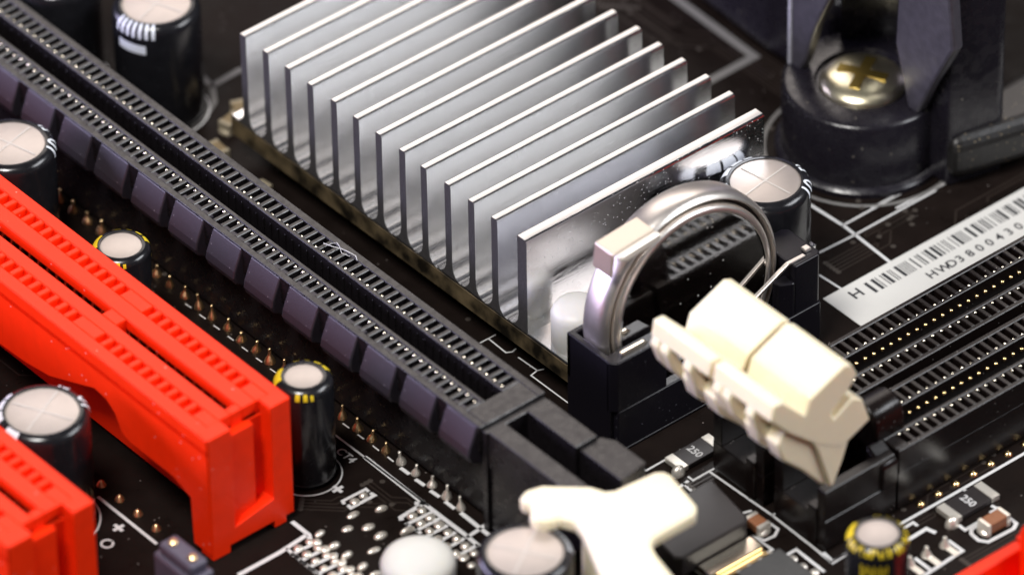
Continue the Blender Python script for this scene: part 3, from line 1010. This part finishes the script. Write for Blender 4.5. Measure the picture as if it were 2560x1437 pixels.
# ---------------------------------------------------------------- cooler bracket and screw
br = thing('cooler_bracket', 'black plastic cooler bracket with a round screw boss and upright gussets', 'bracket', (57.8, 15.2, 0))
bm = bmesh.new()
lathe(bm, [(7.9, 0.02), (7.9, 0.5), (7.6, 0.75), (7.35, 0.85), (7.35, 7.1), (7.15, 7.4), (6.9, 7.5), (4.4, 7.5), (4.2, 7.1), (0, 7.1)], (0, 0, 0), 72)
put('boss', mesh('boss', bm, BRACKET, True), br)
bm = bmesh.new()
prism(bm, [(-6.9, 7.3), (-8.7, 11.6), (-11.3, 16.8), (-10.7, 22.2), (-9.7, 34), (-4.2, 34), (-4.0, 18), (-3.8, 13.5), (-5.6, 7.3)], 0, 0.2, 1.5)
put('gusset', mesh('gusset', bm, LIT_GUSSET), br, bevel=0.3, seg=2)
bm = bmesh.new()
prism(bm, [(6.1, 7.3), (5.9, 34), (-3.2, 34), (-1.2, 24), (0.9, 17.4), (2.7, 13.3), (4.1, 8.6), (4.7, 7.3)], 0, -3.4, -2.2)
put('gusset', mesh('gusset', bm, LIT_GUSSET), br, bevel=0.3, seg=2)
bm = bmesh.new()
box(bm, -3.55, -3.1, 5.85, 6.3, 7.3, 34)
put('edge_highlight', mesh('edge_highlight', bm, mat('white_edge_highlight', (0.34, 0.34, 0.38), 0.5, var=0.5, vscale=2)), br, bevel=0.15)  # pale strip added as a painted highlight along the gusset edge
bm = bmesh.new()
prism(bm, [(1.6, -9.6), (6.6, -10.8), (7.4, -10.4), (7.4, -5.0), (1.6, -5.0)], 2, 0.02, 34)
put('side_wall', mesh('side_wall', bm, BRACKET), br, bevel=0.3)
bm = bmesh.new()
pts = []
for k in range(9):
    a = math.radians(-80 + 20 * k)
    pts.append((1.2 + 6.0 * math.cos(a), 5.9 * math.sin(a)))
prism(bm, [(8.2, -6.5), (8.2, 5.6)] + pts[::-1], 2, 0, 30)
put('back_wall', mesh('back_wall', bm, BRACKET, True), br, bevel=0.2)
bm = bmesh.new()
prism(bm, [(1.0, -10.4), (3.0, -7.0), (12, -6.4), (40, -7.2), (40, -13.4), (9, -12.6), (4, -11.3)], 2, 1.0, 5.6)
put('arm', mesh('arm', bm, mat('dusty_bracket_arm', (0.012, 0.011, 0.011), 0.36, bump=0.6, bscale=(2, 2, 2), dust=0.75, dscale=2.4, dcol=(0.30, 0.24, 0.15))), br, bevel=1.3, seg=4)
bm = bmesh.new()
prism(bm, [(2.5, 7.5), (2.0, 15.5), (3.5, 40), (13, 40), (13, 7.5)], 2, 0.3, 9.5)
put('foot_block', mesh('foot_block', bm, BRACKET), br, bevel=1.4, seg=4)
bm = bmesh.new()
lathe(bm, [(0, 10.9), (1.2, 10.85), (2.4, 10.4), (3.0, 9.6), (3.1, 9.5)], (9.5, 20, 0), 24)
put('stud', mesh('stud', bm, BRACKET, True), br)

sc = thing('screw', 'brass coloured cross-head screw in the black bracket boss', 'screw', (57.4, 14.9, 7.12))
bm = bmesh.new()
lathe(bm, [(3.5, 0), (3.9, 0.2), (3.9, 0.45), (3.6, 0.85), (3.0, 1.15), (2.2, 1.36), (1.4, 1.46), (0.9, 1.48), (0.6, 1.2), (0, 1.0)], (0, 0, 0), 56)
bm2 = bm
hd = put('head', mesh('screw_head', bm2, BRASS, True), sc)
bm = bmesh.new()
for a in (0.5, 0.5 + PI / 2):
    ca, sa = math.cos(a), math.sin(a)
    V4 = [(-2.3, -.5), (2.3, -.5), (2.3, .5), (-2.3, .5)]
    prism(bm, [(u * ca - v * sa, u * sa + v * ca) for u, v in V4], 2, 1.0 + .01 * a, 1.5 + .01 * a)
put('cross_recess', mesh('cross_recess', bm, mat('dark_olive_brass', (0.30, 0.22, 0.06), 0.4, metal=1.0)), hd)  # recess drawn as a slightly raised cross in darker olive brass

# ---------------------------------------------------------------- barcode label
lab = thing('barcode_label', 'white paper barcode label lettered HWD38004304 behind the memory slots', 'label', (40.5, 0.9, 0.02))
lab.location = (0, 0, 0)
bm = bmesh.new()
box(bm, 40.4, 82, -6.2, 1.05, 0.022, 0.09)
paper = put('paper', mesh('label_paper', bm, PAPER), lab)
random.seed(11)
bm = bmesh.new()
x = 44.45
while x < 78:
    wd = random.choice((0.11, 0.11, 0.18, 0.34))
    gp = random.choice((0.16, 0.16, 0.3, 0.42))
    q = [bm.verts.new(v) for v in ((x, -1.4, .096), (x + wd, -1.4, .096), (x + wd, 0.25, .096), (x, 0.25, .096))]
    bm.faces.new(q)
    x += wd + gp
put('barcode', mesh('barcode', bm, INK), lab)
letters = [('H', 42.45, -0.9, 1.2)] + [(q, 49.4 + 1.17 * i, -3.15, 0.95) for i, q in enumerate('HWD38004304')]
for q, x, y, hh in letters:
    bm = bmesh.new()
    text(bm, q, x, y, .096, hh, 0, 1.05)
    put('letter', mesh('letter', bm, INK), lab)


# ---------------------------------------------------------------- small parts soldered to the board
def chip_resistor(x, y, sx, sy, h, label, code):
    t = thing('chip_resistor', label, 'resistor', (x, y, 0), 'flat black chip resistors')
    bm = bmesh.new()
    box(bm, -sx / 2 + .9, sx / 2 - .9, -sy / 2, sy / 2, 0.1, h)
    put('body', mesh('resistor_body', bm, CHIP), t, bevel=0.05)
    bm = bmesh.new()
    box(bm, -.45, .45, -sy / 2 - .02, sy / 2 + .02, 0.06, h + .02)
    tm = mesh('terminal', bm, SOLDER)
    for s in (-1, 1):
        put('terminal', tm, t, (s * (sx / 2 - .45), 0, 0), bevel=0.06)
    bm = bmesh.new()
    text(bm, code, -0.35, 0.75, h + .012, 0.75, -PI / 2)
    put('lettering', mesh('resistor_lettering', bm, SILK), t)
    bm = bmesh.new()
    dome(bm, 0, 0, 0, .7, .55, .9, 14, 5)
    fm = mesh('solder_fillet', bm, SOLDER, True)
    put('solder_fillet', fm, t, (-sx / 2 - .1, -sy / 2 + .2, 0))


chip_resistor(17.9, -7.7, 5.0, 2.1, 0.55, 'flat black resistor lettered 250 by the battery holder', '250')
chip_resistor(31.1, -27.85, 5.2, 2.3, 0.6, 'flat black resistor lettered 250 between the black and red memory slots', '250')


def chip_cap(x, y, sx, sy, h, label, M, rot=0.0, grp='small ceramic chip capacitors', TM=None):
    t = thing('chip_capacitor', label, 'capacitor', (x, y, 0), grp, rot)
    bm = bmesh.new()
    box(bm, -sx / 2 + .35, sx / 2 - .35, -sy / 2, sy / 2, 0.05, h)
    put('body', mesh('chip_capacitor_body', bm, M), t, bevel=0.08)
    bm = bmesh.new()
    box(bm, -.2, .2, -sy / 2 - .03, sy / 2 + .03, 0.03, h + .03)
    dome(bm, 0, 0, 0.02, .5, sy / 2 + .1, .4, 12, 3)
    tm = mesh('terminal', bm, TM or SOLDER)
    for s in (-1, 1):
        put('terminal', tm, t, (s * (sx / 2 - .2), 0, 0), bevel=0.05)


chip_cap(15.7, -18.3, 2.0, 1.25, 0.9, 'brown chip capacitor at the corner of the black transistor', CERAMIC, PI / 2)
chip_cap(30.9, -31.3, 2.6, 1.3, 1.1, 'brown chip capacitor between the flat resistor and the red memory slot', CERAMIC)
D = [(16.6, 54.4, 0.2, 'dusty tan chip capacitor farthest along the heatsink front'), (18.3, 55.2, 1.2, 'dusty tan chip capacitor tucked at the far corner of the heatsink base'),
     (13.0, 51.9, 1.5, 'dusty tan chip capacitor beside the far end of the long slot'), (12.0, 48.6, 1.57, 'dusty tan chip capacitor in front of the second heatsink fin'),
     (12.2, 44.9, 0.1, 'dusty tan chip capacitor in front of the third heatsink fin')]
for x, y, r, l in D:
    chip_cap(x, y, 2.1, 1.3, 1.1, l, TAN, r, 'dusty chip capacitors by the heatsink', DULL)
for x, y, l in ((24.1, -30.3, 'tiny pale solder post in the middle of three by the yellow capacitor'), (22.2, -30.3, 'tiny pale solder post nearest the yellow capacitor'), (26.1, -30.4, 'tiny pale solder post farthest from the yellow capacitor')):
    t = thing('solder_post', l, 'pin', (x, y, 0), 'solder posts by the yellow capacitor')
    bm = bmesh.new()
    lathe(bm, [(0.5, 0), (0.4, 0.3), (0.22, 0.6), (0.2, 0.95), (0, 1.05)], (0, 0, 0), 12)
    put('post', mesh('post', bm, SOLDER, True), t)
    bm = bmesh.new()
    box(bm, -.32, .32, -1.6, -.2, 0.01, 0.12)
    put('pad', mesh('pad', bm, SOLDER), t, bevel=0.04)

tr = thing('power_transistor', 'flat black power transistor with a gold tab beside the white lever', 'transistor', (10.5, -15.0, 0))
bm = bmesh.new()
prism(bm, [(-4.5, -3.6), (-4.0, -4.2), (3.2, -4.2), (3.75, -3.6), (4.7, 2.0), (-3.5, 2.0)], 2, 0.25, 2.4)
put('body', mesh('transistor_body', bm, CHIP), tr, bevel=0.2)
bm = bmesh.new()
box(bm, -2.4, 3.5, -6.0, -4.3, 0.12, 0.75)
put('tab', mesh('tab', bm, PALE_GOLD), tr, bevel=0.1)
bm = bmesh.new()
box(bm, -1.6, 3.6, -6.7, -6.05, 0.03, 0.3)
put('solder_fillet', mesh('solder_fillet', bm, GOLD), tr, bevel=0.1)
bm = bmesh.new()
box(bm, -.5, .5, 2.0, 4.2, 0.1, 0.45)
lm = mesh('lead', bm, SOLDER)
for x in (-2.2, 2.6):
    put('lead', lm, tr, (x, 0, 0), bevel=0.08)

g = thing('regulator_chip', 'flat grey chip at the lower edge beside the power transistor', 'chip', (12.4, -24.4, 0))
bm = bmesh.new()
box(bm, -2.5, 2.3, -3.5, 2.2, 0.1, 0.9)
put('body', mesh('regulator_body', bm, mat('grey_epoxy', (0.06, 0.06, 0.06), 0.5, var=0.2, vscale=2)), g, bevel=0.1)
bm = bmesh.new()
box(bm, -.2, .2, -.5, .5, 0.02, 0.3)
lm = mesh('lead', bm, SOLDER)
for k in range(4):
    put('lead', lm, g, (-1.8 + 1.2 * k, 2.5, 0), bevel=0.04)

j = thing('jumper_cap', 'small grey violet jumper cap on a header beside the red slot', 'jumper', (-27.8, 4.6, 0))
bm = bmesh.new()
box(bm, -1.25, 1.25, -2.6, 2.6, 1.0, 6.0)
jb = put('body', mesh('jumper_body', bm, GREY_PLASTIC), j, bevel=0.3, seg=3)
bm = bmesh.new()
box(bm, -0.95, 0.95, -2.2, 2.2, 6.0, 7.1)
put('cap', mesh('jumper_top', bm, GREY_PLASTIC), j, bevel=0.3, seg=3)
bm = bmesh.new()
lathe(bm, [(0.4, 6.9), (0.4, 7.3), (0.2, 7.45), (0, 7.5)], (0, 0, 0), 14)
pm = mesh('pin', bm, COPPER, True)
for s in (-1.3, 1.3):
    put('pin', pm, j, (0, s, 0))
bm = bmesh.new()
box(bm, -.3, .3, -2.85, -2.2, 0.02, 4.0)
put('leg', mesh('jumper_leg', bm, COPPER), j, bevel=0.1)

b_ = thing('round_knob', 'white round plastic knob among the bare solder pads', 'knob', (-12.0, -6.9, 0))
bm = bmesh.new()
lathe(bm, [(2.6, 0.02), (2.6, 2.4), (3.15, 2.7), (3.2, 4.3), (2.95, 4.85), (2.4, 5.15), (1.2, 5.3), (0, 5.32)], (0, 0, 0), 48)
put('head', mesh('knob_head', bm, WHITE, True), b_)

bl = thing('power_choke', 'brown blurred square choke at the upper left, behind the far end of the long slot', 'choke', (13.4, 80.2, 0))
bm = bmesh.new()
box(bm, -3.4, 3.4, -3.4, 3.4, 0.3, 3.2)
put('core', mesh('choke_core', bm, TAN), bl, bevel=0.6, seg=3)
bm = bmesh.new()
box(bm, -3.0, 3.0, -4.2, -3.3, 0.03, 1.0)
put('terminal', mesh('choke_terminal', bm, DULL), bl, bevel=0.1)

lint = thing('lint_fibre', 'pale curled dust fibre lying across the holes of the long black slot', 'lint', (4.1, 22.6, 11.25))
for q, (P, r) in enumerate((([(-.55, 2.0, .12), (-.35, 1.0, .25), (.1, .3, .18), (.2, -.6, .3), (.45, -1.2, .12), (.2, -1.7, .05)], .035),
                            ([(-.2, 1.6, .08), (.25, 1.1, .3), (.0, .4, .35), (-.3, -.2, .2), (.05, -.9, .1)], .026))):
    bm = bmesh.new()
    rings = []
    pts_ = []
    for a_, b2 in zip(P, P[1:]):
        for k in range(4):
            pts_.append([a_[i] + (b2[i] - a_[i]) * k / 4 for i in range(3)])
    pts_.append(list(P[-1]))
    for p3 in pts_:
        rings.append([bm.verts.new((p3[0] + r * math.cos(2 * PI * k / 6), p3[1] + r * .4 * math.sin(4 * PI * k / 6), p3[2] + r * math.sin(2 * PI * k / 6))) for k in range(6)])
    for A, B2 in zip(rings, rings[1:]):
        for k in range(6):
            bm.faces.new((A[k], A[(k + 1) % 6], B2[(k + 1) % 6], B2[k]))
    put('fibre', mesh('fibre', bm, SILK, True), lint)
